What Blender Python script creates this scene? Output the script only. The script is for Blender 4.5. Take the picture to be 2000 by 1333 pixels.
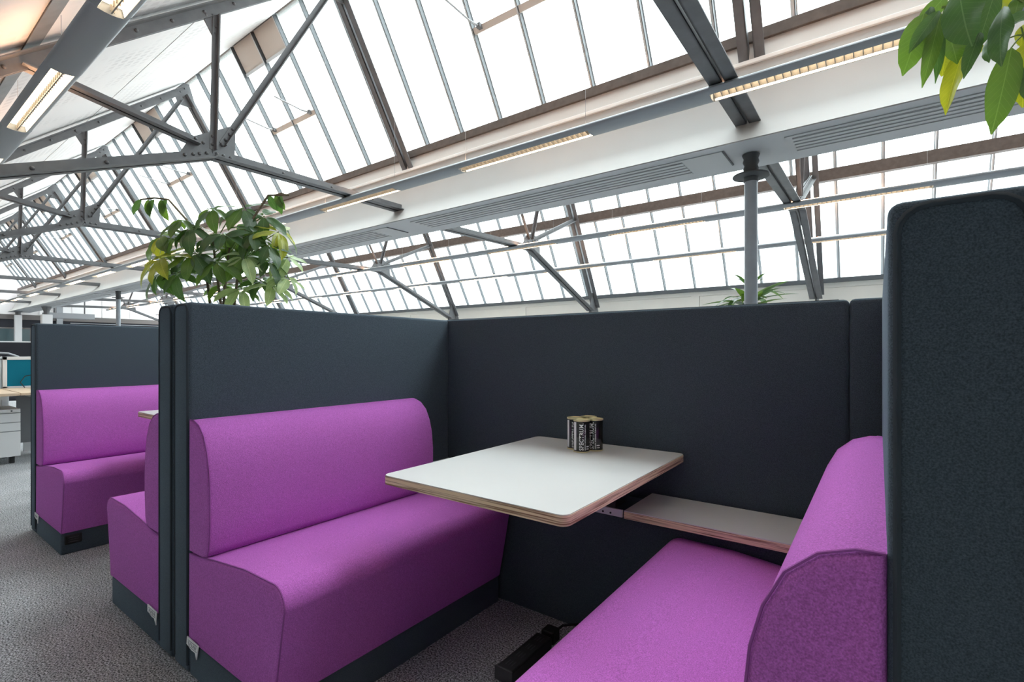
import bpy, bmesh, math, random
from mathutils import Vector, Matrix

# ------------------------------------------------------------------ clear
for o in list(bpy.data.objects):
    bpy.data.objects.remove(o, do_unlink=True)
SC = bpy.context.scene
C = SC.collection
R = math.radians
random.seed(7)

# ------------------------------------------------------------------ camera
CAMH = 1.145
cam_d = bpy.data.cameras.new('camera')
cam_d.sensor_width = 36.0
cam_d.lens = 971.7 / 2000 * 36.0
cam_d.shift_y = (686.8 - 666.5) / 2000
cam_d.clip_start = 0.02
cam_d.clip_end = 200
cam = bpy.data.objects.new('camera', cam_d)
cam.location = (0, 0, CAMH)
cam.rotation_euler = (R(90), 0, R(36.42))
C.objects.link(cam)
SC.camera = cam

# ------------------------------------------------------------------ sky: even overcast white
world = bpy.data.worlds.new('overcast_sky')
SC.world = world
world.use_nodes = True
wn = world.node_tree.nodes
wn['Background'].inputs[0].default_value = (0.93, 0.97, 1.0, 1)
# standard overcast sky: three times brighter overhead than at the horizon, dim ground below
_tc = wn.new('ShaderNodeTexCoord')
_sp = wn.new('ShaderNodeSeparateXYZ')
_mr = wn.new('ShaderNodeMapRange')
_mr.inputs['From Min'].default_value = 0.0
_mr.inputs['From Max'].default_value = 1.0
_mr.inputs['To Min'].default_value = 3.4
_mr.inputs['To Max'].default_value = 12.4
world.node_tree.links.new(_tc.outputs['Generated'], _sp.inputs[0])
world.node_tree.links.new(_sp.outputs['Z'], _mr.inputs['Value'])
world.node_tree.links.new(_mr.outputs['Result'], wn['Background'].inputs[1])

SC.view_settings.view_transform = 'Standard'
SC.view_settings.look = 'None'
SC.view_settings.exposure = 0.0
SC.view_settings.gamma = 1.0
SC.view_settings.use_curve_mapping = False

# ------------------------------------------------------------------ materials
MATS = {}


def mat(name, col, rough=0.6, metal=0.0, vary=None, bump=None, emit=None, sheen=0.0, coat=0.0, spec=0.5, tint=None):
    """vary = (scale, amount, detail) colour noise; bump = (scale, strength)"""
    if name in MATS:
        return MATS[name]
    m = bpy.data.materials.new(name)
    m.use_nodes = True
    nt = m.node_tree
    b = nt.nodes['Principled BSDF']
    b.inputs['Base Color'].default_value = (*col, 1)
    b.inputs['Roughness'].default_value = rough
    b.inputs['Metallic'].default_value = metal
    b.inputs['Specular IOR Level'].default_value = spec
    if sheen:
        b.inputs['Sheen Weight'].default_value = sheen
        b.inputs['Sheen Roughness'].default_value = 0.5
        if tint:
            b.inputs['Sheen Tint'].default_value = (*tint, 1)
    if coat:
        b.inputs['Coat Weight'].default_value = coat
    if emit:
        b.inputs['Emission Color'].default_value = (*emit[0], 1)
        b.inputs['Emission Strength'].default_value = emit[1]
    geo = None
    if vary or bump:
        geo = nt.nodes.new('ShaderNodeNewGeometry')
    if vary:
        n = nt.nodes.new('ShaderNodeTexNoise')
        n.inputs['Scale'].default_value = vary[0]
        n.inputs['Detail'].default_value = vary[2] if len(vary) > 2 else 2
        nt.links.new(geo.outputs['Position'], n.inputs['Vector'])
        r = nt.nodes.new('ShaderNodeMapRange')
        r.inputs['From Min'].default_value = 0.3
        r.inputs['From Max'].default_value = 0.7
        r.inputs['To Min'].default_value = 1 - vary[1]
        r.inputs['To Max'].default_value = 1 + vary[1]
        nt.links.new(n.outputs['Fac'], r.inputs['Value'])
        mul = nt.nodes.new('ShaderNodeVectorMath')
        mul.operation = 'SCALE'
        mul.inputs[0].default_value = col
        nt.links.new(r.outputs['Result'], mul.inputs['Scale'])
        nt.links.new(mul.outputs['Vector'], b.inputs['Base Color'])
    if bump:
        n = nt.nodes.new('ShaderNodeTexNoise')
        n.inputs['Scale'].default_value = bump[0]
        n.inputs['Detail'].default_value = 3
        nt.links.new(geo.outputs['Position'], n.inputs['Vector'])
        bp = nt.nodes.new('ShaderNodeBump')
        bp.inputs['Strength'].default_value = bump[1]
        bp.inputs['Distance'].default_value = 0.003
        nt.links.new(n.outputs['Fac'], bp.inputs['Height'])
        nt.links.new(bp.outputs['Normal'], b.inputs['Normal'])
    MATS[name] = m
    return m


mat('purple_wool', (0.53, 0.150, 0.545), 0.9, vary=(420, 0.30, 3), bump=(480, 0.25), sheen=0.15, spec=0.15, tint=(0.8, 0.35, 0.85))
mat('charcoal_wool', (0.064, 0.084, 0.104), 0.92, vary=(480, 0.40, 3), bump=(520, 0.25), sheen=0.5, spec=0.15, tint=(0.30, 0.40, 0.50))
mat('charcoal_seam', (0.038, 0.050, 0.062), 0.95)
mat('purple_seam', (0.33, 0.085, 0.345), 0.95)
mat('laminate', (0.71, 0.71, 0.705), 0.38, vary=(3, 0.015))
mat('tag_white', (0.95, 0.96, 0.97), 0.7)
mat('tag_grey', (0.25, 0.27, 0.30), 0.7)
mat('steel_grey', (0.125, 0.128, 0.135), 0.5, vary=(9, 0.12, 4), bump=(60, 0.12), spec=0.4)
mat('rivet_grey', (0.105, 0.107, 0.113), 0.45)
mat('column_grey', (0.25, 0.28, 0.315), 0.42, vary=(6, 0.08, 3))
mat('column_dark', (0.05, 0.055, 0.06), 0.6)
mat('white_paint', (0.44, 0.428, 0.412), 0.6, vary=(2.5, 0.02))
mat('soffit_paint', (0.43, 0.44, 0.455), 0.55, vary=(2.5, 0.02))
mat('grille_paint', (0.42, 0.43, 0.44), 0.5)
mat('grille_gap', (0.10, 0.10, 0.105), 0.7)
mat('slot_grey', (0.22, 0.225, 0.23), 0.7)
mat('cream_paint', (0.88, 0.86, 0.80), 0.6, vary=(2, 0.02))
mat('taupe_paint', (0.30, 0.285, 0.275), 0.7, vary=(2, 0.02))
mat('upstand_paint', (0.50, 0.46, 0.43), 0.6, vary=(2, 0.02))
mat('rod_grey', (0.30, 0.31, 0.32), 0.5)
mat('lip_highlight', (0.88, 0.87, 0.85), 0.5)  # paler than the bulkhead: light caught along the lip is put into the colour
mat('brown_timber', (0.105, 0.080, 0.068), 0.6, vary=(14, 0.2, 4))
mat('aluminium', (0.62, 0.65, 0.67), 0.38, metal=0.55)
mat('bar_dark', (0.09, 0.10, 0.11), 0.5)
mat('light_shell', (0.27, 0.29, 0.31), 0.42, metal=0.25)
mat('lamp_glow', (0.9, 0.85, 0.75), 0.5, emit=((1.0, 0.80, 0.56), 4.0))
mat('uplight_glow', (0.9, 0.85, 0.75), 0.5, emit=((1.0, 0.52, 0.27), 24.0))
mat('louvre_alu', (0.30, 0.28, 0.25), 0.4, metal=0.3)
mat('wire', (0.35, 0.35, 0.36), 0.5)
mat('black_plastic', (0.012, 0.012, 0.013), 0.45)
mat('mid_plastic', (0.06, 0.06, 0.065), 0.4)
mat('gold_tin', (0.80, 0.72, 0.42), 0.38, metal=0.6)
mat('can_black', (0.010, 0.010, 0.011), 0.25, coat=0.4)
mat('print_white', (0.85, 0.85, 0.85), 0.5)
mat('bark', (0.16, 0.125, 0.08), 0.85, vary=(40, 0.3, 3))
mat('green_stem', (0.16, 0.24, 0.06), 0.6)
mat('pot_grey', (0.12, 0.125, 0.13), 0.5, vary=(20, 0.1))
mat('soil', (0.035, 0.025, 0.018), 0.95, vary=(60, 0.4))
mat('teal_fabric', (0.004, 0.150, 0.230), 0.9, vary=(260, 0.15), spec=0.2)
mat('office_white', (0.74, 0.745, 0.76), 0.5)
mat('office_grey', (0.30, 0.31, 0.33), 0.6)
mat('oak', (0.66, 0.50, 0.36), 0.5, vary=(25, 0.10, 4))
mat('brown_screen', (0.075, 0.066, 0.070), 0.85, vary=(150, 0.15))
mat('dark_navy', (0.018, 0.018, 0.026), 0.85)
mat('window_dark', (0.05, 0.085, 0.095), 0.12, spec=0.8)
mat('gable_white', (0.82, 0.79, 0.79), 0.7, vary=(0.7, 0.03))
mat('fascia_brown', (0.13, 0.115, 0.11), 0.7)
mat('vent_board', (0.58, 0.53, 0.48), 0.6)


def carpet():
    m = bpy.data.materials.new('carpet')
    m.use_nodes = True
    nt = m.node_tree
    b = nt.nodes['Principled BSDF']
    b.inputs['Roughness'].default_value = 0.97
    b.inputs['Specular IOR Level'].default_value = 0.1
    geo = nt.nodes.new('ShaderNodeNewGeometry')
    fine = nt.nodes.new('ShaderNodeTexNoise')
    fine.inputs['Scale'].default_value = 160
    fine.inputs['Detail'].default_value = 4
    fine.inputs['Roughness'].default_value = 0.7
    nt.links.new(geo.outputs['Position'], fine.inputs['Vector'])
    ramp = nt.nodes.new('ShaderNodeValToRGB')
    e = ramp.color_ramp.elements
    e[0].position, e[0].color = 0.40, (0.045, 0.045, 0.049, 1)
    e[1].position, e[1].color = 0.62, (0.84, 0.86, 0.90, 1)
    nt.links.new(fine.outputs['Fac'], ramp.inputs['Fac'])
    big = nt.nodes.new('ShaderNodeTexNoise')
    big.inputs['Scale'].default_value = 3.2
    big.inputs['Detail'].default_value = 5
    nt.links.new(geo.outputs['Position'], big.inputs['Vector'])
    r = nt.nodes.new('ShaderNodeMapRange')
    r.inputs['From Min'].default_value = 0.3
    r.inputs['From Max'].default_value = 0.7
    r.inputs['To Min'].default_value = 0.85
    r.inputs['To Max'].default_value = 1.12
    nt.links.new(big.outputs['Fac'], r.inputs['Value'])
    mul = nt.nodes.new('ShaderNodeVectorMath')
    mul.operation = 'SCALE'
    nt.links.new(ramp.outputs['Color'], mul.inputs[0])
    nt.links.new(r.outputs['Result'], mul.inputs['Scale'])
    nt.links.new(mul.outputs['Vector'], b.inputs['Base Color'])
    bp = nt.nodes.new('ShaderNodeBump')
    bp.inputs['Strength'].default_value = 0.6
    bp.inputs['Distance'].default_value = 0.006
    nt.links.new(fine.outputs['Fac'], bp.inputs['Height'])
    nt.links.new(bp.outputs['Normal'], b.inputs['Normal'])
    MATS['carpet'] = m


def plywood():
    m = bpy.data.materials.new('plywood')
    m.use_nodes = True
    nt = m.node_tree
    b = nt.nodes['Principled BSDF']
    b.inputs['Roughness'].default_value = 0.55
    geo = nt.nodes.new('ShaderNodeNewGeometry')
    mp = nt.nodes.new('ShaderNodeMapping')
    mp.inputs['Scale'].default_value = (4, 4, 260)
    nt.links.new(geo.outputs['Position'], mp.inputs['Vector'])
    n = nt.nodes.new('ShaderNodeTexNoise')
    n.inputs['Scale'].default_value = 1.0
    n.inputs['Detail'].default_value = 3
    nt.links.new(mp.outputs['Vector'], n.inputs['Vector'])
    ramp = nt.nodes.new('ShaderNodeValToRGB')
    e = ramp.color_ramp.elements
    e[0].position, e[0].color = 0.36, (0.30, 0.165, 0.085, 1)
    e[1].position, e[1].color = 0.52, (0.92, 0.74, 0.48, 1)
    nt.links.new(n.outputs['Fac'], ramp.inputs['Fac'])
    nt.links.new(ramp.outputs['Color'], b.inputs['Base Color'])
    MATS['plywood'] = m


def perforated():
    """white acoustic ceiling board with a fading pattern of small grey squares"""
    m = bpy.data.materials.new('ceiling_board')
    m.use_nodes = True
    nt = m.node_tree
    b = nt.nodes['Principled BSDF']
    b.inputs['Roughness'].default_value = 0.7
    geo = nt.nodes.new('ShaderNodeNewGeometry')
    sep = nt.nodes.new('ShaderNodeSeparateXYZ')
    nt.links.new(geo.outputs['Position'], sep.inputs[0])

    def math_(op, a, bv=None):
        k = nt.nodes.new('ShaderNodeMath')
        k.operation = op
        for i, v in enumerate((a, bv)):
            if v is None:
                continue
            if isinstance(v, (int, float)):
                k.inputs[i].default_value = v
            else:
                nt.links.new(v, k.inputs[i])
        return k.outputs[0]
    fx = math_('FRACT', math_('MULTIPLY', sep.outputs['X'], 8.5))
    fy = math_('FRACT', math_('MULTIPLY', sep.outputs['Y'], 11.0))
    sq = math_('MULTIPLY', math_('LESS_THAN', fx, 0.62), math_('LESS_THAN', fy, 0.62))
    n = nt.nodes.new('ShaderNodeTexNoise')
    n.inputs['Scale'].default_value = 1.3
    nt.links.new(geo.outputs['Position'], n.inputs['Vector'])
    r = nt.nodes.new('ShaderNodeMapRange')
    r.inputs['From Min'].default_value = 0.45
    r.inputs['From Max'].default_value = 0.65
    nt.links.new(n.outputs['Fac'], r.inputs['Value'])
    f = math_('MULTIPLY', sq, r.outputs['Result'])
    mix = nt.nodes.new('ShaderNodeMix')
    mix.data_type = 'RGBA'
    mix.inputs['A'].default_value = (0.64, 0.64, 0.645, 1)
    mix.inputs['B'].default_value = (0.51, 0.51, 0.52, 1)
    nt.links.new(f, mix.inputs['Factor'])
    nt.links.new(mix.outputs['Result'], b.inputs['Base Color'])
    MATS['ceiling_board'] = m


def glass():
    m = bpy.data.materials.new('roof_glass')
    m.use_nodes = True
    nt = m.node_tree
    nt.nodes.remove(nt.nodes['Principled BSDF'])
    out = nt.nodes['Material Output']
    tr = nt.nodes.new('ShaderNodeBsdfTransparent')
    tr.inputs[0].default_value = (0.95, 0.985, 0.98, 1)
    tl = nt.nodes.new('ShaderNodeBsdfTranslucent')
    tl.inputs[0].default_value = (0.86, 0.93, 0.92, 1)
    mx = nt.nodes.new('ShaderNodeMixShader')
    mx.inputs[0].default_value = 0.16
    nt.links.new(tr.outputs[0], mx.inputs[1])
    nt.links.new(tl.outputs[0], mx.inputs[2])
    nt.links.new(mx.outputs[0], out.inputs[0])
    MATS['roof_glass'] = m


def leafmat(name, col, trans):
    m = bpy.data.materials.new(name)
    m.use_nodes = True
    nt = m.node_tree
    b = nt.nodes['Principled BSDF']
    out = nt.nodes['Material Output']
    b.inputs['Roughness'].default_value = 0.30
    geo = nt.nodes.new('ShaderNodeNewGeometry')
    n = nt.nodes.new('ShaderNodeTexNoise')
    n.inputs['Scale'].default_value = 14
    n.inputs['Detail'].default_value = 3
    nt.links.new(geo.outputs['Position'], n.inputs['Vector'])
    ramp = nt.nodes.new('ShaderNodeValToRGB')
    e = ramp.color_ramp.elements
    e[0].position, e[0].color = 0.3, (col[0] * 0.65, col[1] * 0.72, col[2] * 0.8, 1)
    e[1].position, e[1].color = 0.7, (col[0] * 1.3, col[1] * 1.2, col[2] * 1.1, 1)
    nt.links.new(n.outputs['Fac'], ramp.inputs['Fac'])
    nt.links.new(ramp.outputs['Color'], b.inputs['Base Color'])
    # pale midrib and faint side veins
    tc = nt.nodes.new('ShaderNodeTexCoord')
    sp = nt.nodes.new('ShaderNodeSeparateXYZ')
    nt.links.new(tc.outputs['Generated'], sp.inputs[0])

    def mth(op, x, y=None):
        k = nt.nodes.new('ShaderNodeMath')
        k.operation = op
        for i, v in enumerate((x, y)):
            if v is None:
                continue
            if isinstance(v, (int, float)):
                k.inputs[i].default_value = v
            else:
                nt.links.new(v, k.inputs[i])
        return k.outputs[0]
    dy = mth('ABSOLUTE', mth('SUBTRACT', sp.outputs['Y'], .5))
    rib = mth('LESS_THAN', dy, .016)
    side = mth('MULTIPLY', mth('LESS_THAN', mth('FRACT', mth('MULTIPLY', mth('SUBTRACT', sp.outputs['X'], mth('MULTIPLY', dy, .5)), 11.0)), .09), .35)
    vein = mth('MAXIMUM', mth('MULTIPLY', rib, .8), side)
    vm = nt.nodes.new('ShaderNodeMix')
    vm.data_type = 'RGBA'
    vm.inputs['B'].default_value = (min(1, col[0] * 2.4 + .05), min(1, col[1] * 1.9 + .06), col[2] * 2.0 + .03, 1)
    nt.links.new(vein, vm.inputs['Factor'])
    nt.links.new(ramp.outputs['Color'], vm.inputs['A'])
    nt.links.new(vm.outputs['Result'], b.inputs['Base Color'])
    tl = nt.nodes.new('ShaderNodeBsdfTranslucent')
    tl.inputs[0].default_value = (*trans, 1)
    mx = nt.nodes.new('ShaderNodeMixShader')
    mx.inputs[0].default_value = 0.42
    nt.links.new(b.outputs[0], mx.inputs[1])
    nt.links.new(tl.outputs[0], mx.inputs[2])
    nt.links.new(mx.outputs[0], out.inputs[0])
    MATS[name] = m


carpet()
plywood()
perforated()
glass()
leafmat('leaf_dark', (0.065, 0.120, 0.060), (0.09, 0.20, 0.03))
leafmat('leaf_mid', (0.085, 0.155, 0.050), (0.17, 0.31, 0.03))
leafmat('leaf_backlit', (0.29, 0.33, 0.050), (0.58, 0.58, 0.02))  # yellow glow of light through the leaf is put into the colour
leafmat('leaf_pale', (0.34, 0.45, 0.24), (0.42, 0.56, 0.18))


# ------------------------------------------------------------------ mesh helpers
class MB:
    def __init__(self):
        self.v, self.f = [], []

    def add(self, vs, fs):
        o = len(self.v)
        self.v += [tuple(p) for p in vs]
        self.f += [tuple(i + o for i in f) for f in fs]
        return self

    def box(self, x0, x1, y0, y1, z0, z1):
        vs = [(x0, y0, z0), (x1, y0, z0), (x1, y1, z0), (x0, y1, z0), (x0, y0, z1), (x1, y0, z1), (x1, y1, z1), (x0, y1, z1)]
        return self.add(vs, [(3, 2, 1, 0), (4, 5, 6, 7), (0, 1, 5, 4), (1, 2, 6, 5), (2, 3, 7, 6), (3, 0, 4, 7)])

    def prism(self, pts, axis, a, b):
        """pts: 2d outline; axis 'x' -> (y,z), 'y' -> (x,z), 'z' -> (x,y)"""
        def P(p, t):
            return {'x': (t, p[0], p[1]), 'y': (p[0], t, p[1]), 'z': (p[0], p[1], t)}[axis]
        n = len(pts)
        vs = [P(p, a) for p in pts] + [P(p, b) for p in pts]
        fs = [tuple(range(n - 1, -1, -1)), tuple(range(n, 2 * n))]
        fs += [(i, (i + 1) % n, n + (i + 1) % n, n + i) for i in range(n)]
        return self.add(vs, fs)

    def slab(self, p0, p1, n0, n1, xa, xb):
        """bar between in-plane points p0,p1 (y,z); n0..n1 across, xa..xb in x"""
        d = Vector((p1[0] - p0[0], p1[1] - p0[1])).normalized()
        n = Vector((-d.y, d.x))
        if n.y < 0:
            n = -n
        pts = [(p0[0] + n.x * n0, p0[1] + n.y * n0), (p1[0] + n.x * n0, p1[1] + n.y * n0),
               (p1[0] + n.x * n1, p1[1] + n.y * n1), (p0[0] + n.x * n1, p0[1] + n.y * n1)]
        return self.prism(pts, 'x', xa, xb)

    def tube(self, path, r, seg=6, closed=False):
        path = [Vector(p) for p in path]
        n = len(path)
        rings = []
        up = None
        for i, p in enumerate(path):
            if closed:
                t = (path[(i + 1) % n] - path[i - 1]).normalized()
            else:
                t = (path[min(i + 1, n - 1)] - path[max(i - 1, 0)]).normalized()
            if up is None:
                up = Vector((0, 0, 1)) if abs(t.z) < 0.9 else Vector((1, 0, 0))
            a = t.cross(up).normalized()
            up = a.cross(t).normalized()
            rr = r[i] if isinstance(r, (list, tuple)) else r
            rings.append([p + a * (rr * math.cos(2 * math.pi * k / seg)) + up * (rr * math.sin(2 * math.pi * k / seg)) for k in range(seg)])
        vs = [q for ring in rings for q in ring]
        fs = []
        for i in range(n if closed else n - 1):
            j = (i + 1) % n
            for k in range(seg):
                fs.append((i * seg + k, i * seg + (k + 1) % seg, j * seg + (k + 1) % seg, j * seg + k))
        if not closed:
            fs.append(tuple(range(seg - 1, -1, -1)))
            fs.append(tuple((n - 1) * seg + k for k in range(seg)))
        return self.add(vs, fs)

    def lathe(self, prof, c=(0, 0, 0), seg=24):
        """prof: list of (r,z) bottom to top"""
        vs, fs = [], []
        n = len(prof)
        for r, z in prof:
            vs += [(c[0] + r * math.cos(2 * math.pi * k / seg), c[1] + r * math.sin(2 * math.pi * k / seg), c[2] + z) for k in range(seg)]
        for i in range(n - 1):
            for k in range(seg):
                fs.append((i * seg + k, i * seg + (k + 1) % seg, (i + 1) * seg + (k + 1) % seg, (i + 1) * seg + k))
        fs.append(tuple(range(seg - 1, -1, -1)))
        fs.append(tuple((n - 1) * seg + k for k in range(seg)))
        return self.add(vs, fs)

    def mesh(self, name, smooth=None, bevel=0, bseg=2):
        me = bpy.data.meshes.new(name)
        me.from_pydata(self.v, [], self.f)
        bm = bmesh.new()
        bm.from_mesh(me)
        bmesh.ops.recalc_face_normals(bm, faces=bm.faces)
        if bevel:
            ed = [e for e in bm.edges if e.calc_face_angle(0) > R(35)]
            bmesh.ops.bevel(bm, geom=ed, offset=bevel, segments=bseg, profile=0.5, affect='EDGES', clamp_overlap=True)
        bm.to_mesh(me)
        bm.free()
        if smooth is not None:
            for p in me.polygons:
                p.use_smooth = True
            me.set_sharp_from_angle(angle=R(smooth))
        return me


def link(name, me, m, parent=None, loc=None):
    o = bpy.data.objects.new(name, me)
    if m and not me.materials:
        me.materials.append(MATS[m])
    C.objects.link(o)
    if loc:
        o.location = loc
    if parent:
        o.parent = parent
    return o


def obj(name, mb, m, parent=None, smooth=None, bevel=0, bseg=2, loc=None):
    return link(name, mb.mesh(name, smooth, bevel, bseg), m, parent, loc)


def thing(name, label, cat, loc=(0, 0, 0), group=None):
    o = bpy.data.objects.new(name, None)
    o.empty_display_size = 0.1
    C.objects.link(o)
    o.location = loc
    return tag(o, label, cat, group)


def tag(o, label, cat, group=None):
    o['label'] = label
    o['category'] = cat
    if group:
        o['group'] = group
    return o


def struct(o, label):
    o['kind'] = 'structure'
    o['label'] = label
    return o


def holder(name, label):
    o = bpy.data.objects.new(name, None)
    o.empty_display_size = 0.1
    C.objects.link(o)
    return struct(o, label)


# ------------------------------------------------------------------ key dimensions (metres)
XK = lambda k: -0.9045 - 4.4608 * k          # truss planes
XA, XB = -31.2, 4.6                          # far gable, and the added end wall that cuts side light
PW = 4.4608 / 7                              # glazing pitch
YN, YF = -0.95, 10.82                        # near and far wall

# ------------------------------------------------------------------ room shell
fl = obj('floor', MB().box(XA - .2, XB + .2, YN - .2, YF + .2, -0.12, 0), 'carpet')
struct(fl, 'mottled grey carpet floor')

wn_ = obj('wall_near', MB().box(XA, XB, YN - .15, YN, 0, 2.2), 'taupe_paint')
struct(wn_, 'plain taupe wall opposite the booths')
wr = obj('wall_right', MB().prism([(YN, 0), (YF, 0), (YF, 2.6), (8.9, 6.1), (5.3, 3.8), (3.7, 6.1), (YN, 2.2)], 'x', XB, XB + .15), 'office_grey')  # unseen end wall, set close in to keep side light off the booths
struct(wr, 'plain grey end wall out of view, added close in to cut side light')

# far wall: cream boarded wall under the low glazing
wf = obj('wall_far', MB().box(XA, XB, YF, YF + .2, 0, 2.44), 'cream_paint')
struct(wf, 'cream boarded wall below the far skylight')
bm_board = {}
for k in range(-2, 7):
    xa, xb = XK(k) - 4.4608 + .16, XK(k) - .16
    xm = (xa + xb) / 2
    for (p, q) in ((xa, xm - .09), (xm + .09, xb)):
        for j, (z0, z1) in enumerate(((1.30, 1.555), (1.567, 1.80), (1.812, 2.06), (2.072, 2.31))):
            obj('board', MB().box(p, q, YF - .018, YF, z0, z1), 'cream_paint', wf)
    obj('batten', MB().box(xm - .085, xm + .085, YF - .035, YF, 0, 2.40), 'cream_paint', wf)
obj('top_rail', MB().box(XA, XB, YF - .04, YF, 2.315, 2.44), 'cream_paint', wf)

# ------------------------------------------------------------------ roof slopes with boards
SL = 0.848
CZ = lambda y: 3.288 + SL * (y - .731) + 0.135     # underside of the bay 1 boards


def slope_panel(name, y0, y1, x0, x1, zf, th, m, parent):
    return obj(name, MB().prism([(y0, zf(y0)), (y1, zf(y1)), (y1, zf(y1) + th), (y0, zf(y0) + th)], 'x', x0, x1), m, parent)


ce1 = obj('ceiling', MB().prism([(YN - .2, CZ(YN - .2) + .05), (3.66, CZ(3.66) + .05), (3.66, CZ(3.66) + .2), (YN - .2, CZ(YN - .2) + .2)], 'x', XA, XB), 'grille_gap')
struct(ce1, 'sloping roof over the booths lined with white boards')
rows = [(YN, -.38), (-.30, .87), (.95, 2.335), (2.35, 3.63)]
for k in range(-3, 7):
    xa, xb = XK(k) - 4.4608 + .008, XK(k) - .008
    xa, xb = max(xa, XA), min(xb, XB)
    if xb - xa < .2:
        continue
    for (y0, y1) in rows:
        slope_panel('ceiling_panel', y0, y1, xa, xb, CZ, .035, 'ceiling_board', ce1)
for yp in (.91, -.34):
    p = MB().prism([(yp - .05, CZ(yp - .05) - .02), (yp + .05, CZ(yp + .05) - .02), (yp + .05, CZ(yp + .05) + .06), (yp - .05, CZ(yp - .05) + .06)], 'x', XA, XB)
    obj('purlin', p, 'steel_grey', ce1)

CZ2 = lambda y: 3.75 + (5.86 - 3.75) / (8.72 - 5.40) * (y - 5.40)
ce2 = obj('ceiling_far', MB().prism([(5.40, CZ2(5.40) + .05), (8.74, CZ2(8.74) + .05), (8.74, CZ2(8.74) + .2), (5.40, CZ2(5.40) + .2)], 'x', XA, XB), 'white_paint')
struct(ce2, 'sloping white roof of the second bay')
for k in range(-3, 7):
    xa, xb = max(XK(k) - 4.4608 + .008, XA), min(XK(k) - .008, XB)
    if xb - xa < .2:
        continue
    for (y0, y1) in ((5.42, 6.5), (6.515, 7.6), (7.615, 8.72)):
        slope_panel('ceiling_panel', y0, y1, xa, xb, CZ2, .035, 'ceiling_board', ce2)

# ------------------------------------------------------------------ glazing
bars_x = []
for k in range(-3, 8):
    for n in range(7):
        x = XK(k) + (n + .5) * PW
        if XA + .1 < x < XB - .1:
            bars_x.append(x)
bars_x.sort()


def glazing(name, label, pb, pt, splits, vents):
    """pb, pt: bottom and top (y,z) of the glass plane"""
    w = holder(name, label)
    L = math.hypot(pt[0] - pb[0], pt[1] - pb[1])
    d = ((pt[0] - pb[0]) / L, (pt[1] - pb[1]) / L)
    at = lambda t: (pb[0] + d[0] * t, pb[1] + d[1] * t)
    pane_me = {}

    def pane(x0, t0, t1):
        key = (round(t0, 3), round(t1, 3))
        if key not in pane_me:
            pane_me[key] = MB().slab(at(t0), at(t1), -.003, .003, .022, PW - .022).mesh('pane')
            pane_me[key].materials.append(MATS['roof_glass'])
        link('pane', pane_me[key], None, w, (x0, 0, 0))
    sgn = -1    # into the room
    bar = MB()
    bar.slab(at(0), at(L), -.012, .012, -.026, .026)
    bar.slab(at(0), at(L), -.075, -.012, -.009, .009)
    bme = bar.mesh('glazing_bar')
    bme.materials.append(MATS['aluminium'])
    web = MB().slab(at(.02), at(L - .02), -.074, -.014, .0095, .017).mesh('bar_gasket')
    web.materials.append(MATS['bar_dark'])
    for i, x in enumerate(bars_x):
        b = link('glazing_bar', bme, None, w, (x, 0, 0))
        link('gasket', web, None, b)
        if i == len(bars_x) - 1:
            break
        kk = round((x - XK(0)) / PW - .5) % 7
        if vents and kk in (2, 3) and x < 0:
            pane(x, 0, 1.02)
            pane(x, 1.09, L - .44)
        else:
            for t0, t1 in splits:
                pane(x, t0, t1)
    # closing strips at the building ends
    return w, at, L


# bay 1
w1, at1, L1 = glazing('window_1', 'long band of bright patent glazing above the white bulkhead', (4.945, 3.955), (3.722, 5.99), [(0, 2.36)], True)
# timber plate at its foot
obj('timber_plate', MB().box(XA, XB, 4.80, 4.93, 3.885, 3.985), 'brown_timber', w1, bevel=.004)
obj('ridge_plate', MB().box(XA, XB, 3.56, 3.80, 5.985, 6.10), 'brown_timber', w1)
for k in range(0, 7):
    x0 = XK(k + 1) + 2.5 * PW
    if x0 < XA:
        continue
    # opening vent over two panes: transom, head boards, two chain rods
    p, q = at1(1.02), at1(1.09)
    tr_ = obj('vent_transom', MB().slab(p, q, -.06, .012, x0 + .01, x0 + 2 * PW - .01), 'vent_board', w1)
    for j in (0, 1):
        a, b = at1(L1 - .44), at1(L1 - .02)
        vb = obj('vent_head', MB().slab(a, b, -.03, .004, x0 + j * PW + .03, x0 + (j + 1) * PW - .03), 'vent_board', w1)
        obj('vent_head_trim', MB().slab(at1(L1 - .46), at1(L1 - .42), -.05, .01, x0 + j * PW + .03, x0 + (j + 1) * PW - .03), 'aluminium', vb)
    for xx in (x0 + .12, x0 + 2 * PW - .12):
        s = at1(1.06)
        rod = MB().tube([(xx, s[0] - .03, s[1] - .02), (xx - .02, s[0] - .20, s[1] - .03)], .014, 6)
        rod.tube([(xx - .02, s[0] - .20, s[1] - .03), (xx - .05, s[0] - .60, s[1] + .02)], .011, 6)
        obj('vent_rod', rod, 'rod_grey', tr_, smooth=40)
        obj('rod_bracket', MB().box(xx - .025, xx + .025, s[0] - .10, s[0] - .03, s[1] - .045, s[1] + .005), 'steel_grey', tr_)
# bay 2
w2, at2, L2 = glazing('window_2', 'far band of bright glazing above the cream boarded wall', (10.80, 2.49), (8.93, 5.80), [(0, 1.78), (1.86, 3.80)], False)
obj('cill', MB().box(XA, XB, 10.68, 10.86, 2.40, 2.475), 'bar_dark', w2)
pp = at2(1.82)
obj('timber_purlin', MB().box(XA, XB, pp[0] - .19, pp[0] - .07, pp[1] - .10, pp[1] + .09), 'brown_timber', w2, bevel=.004)
obj('ridge_plate', MB().box(XA, XB, 8.66, 8.99, 5.80, 6.0), 'brown_timber', w2)

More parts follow.
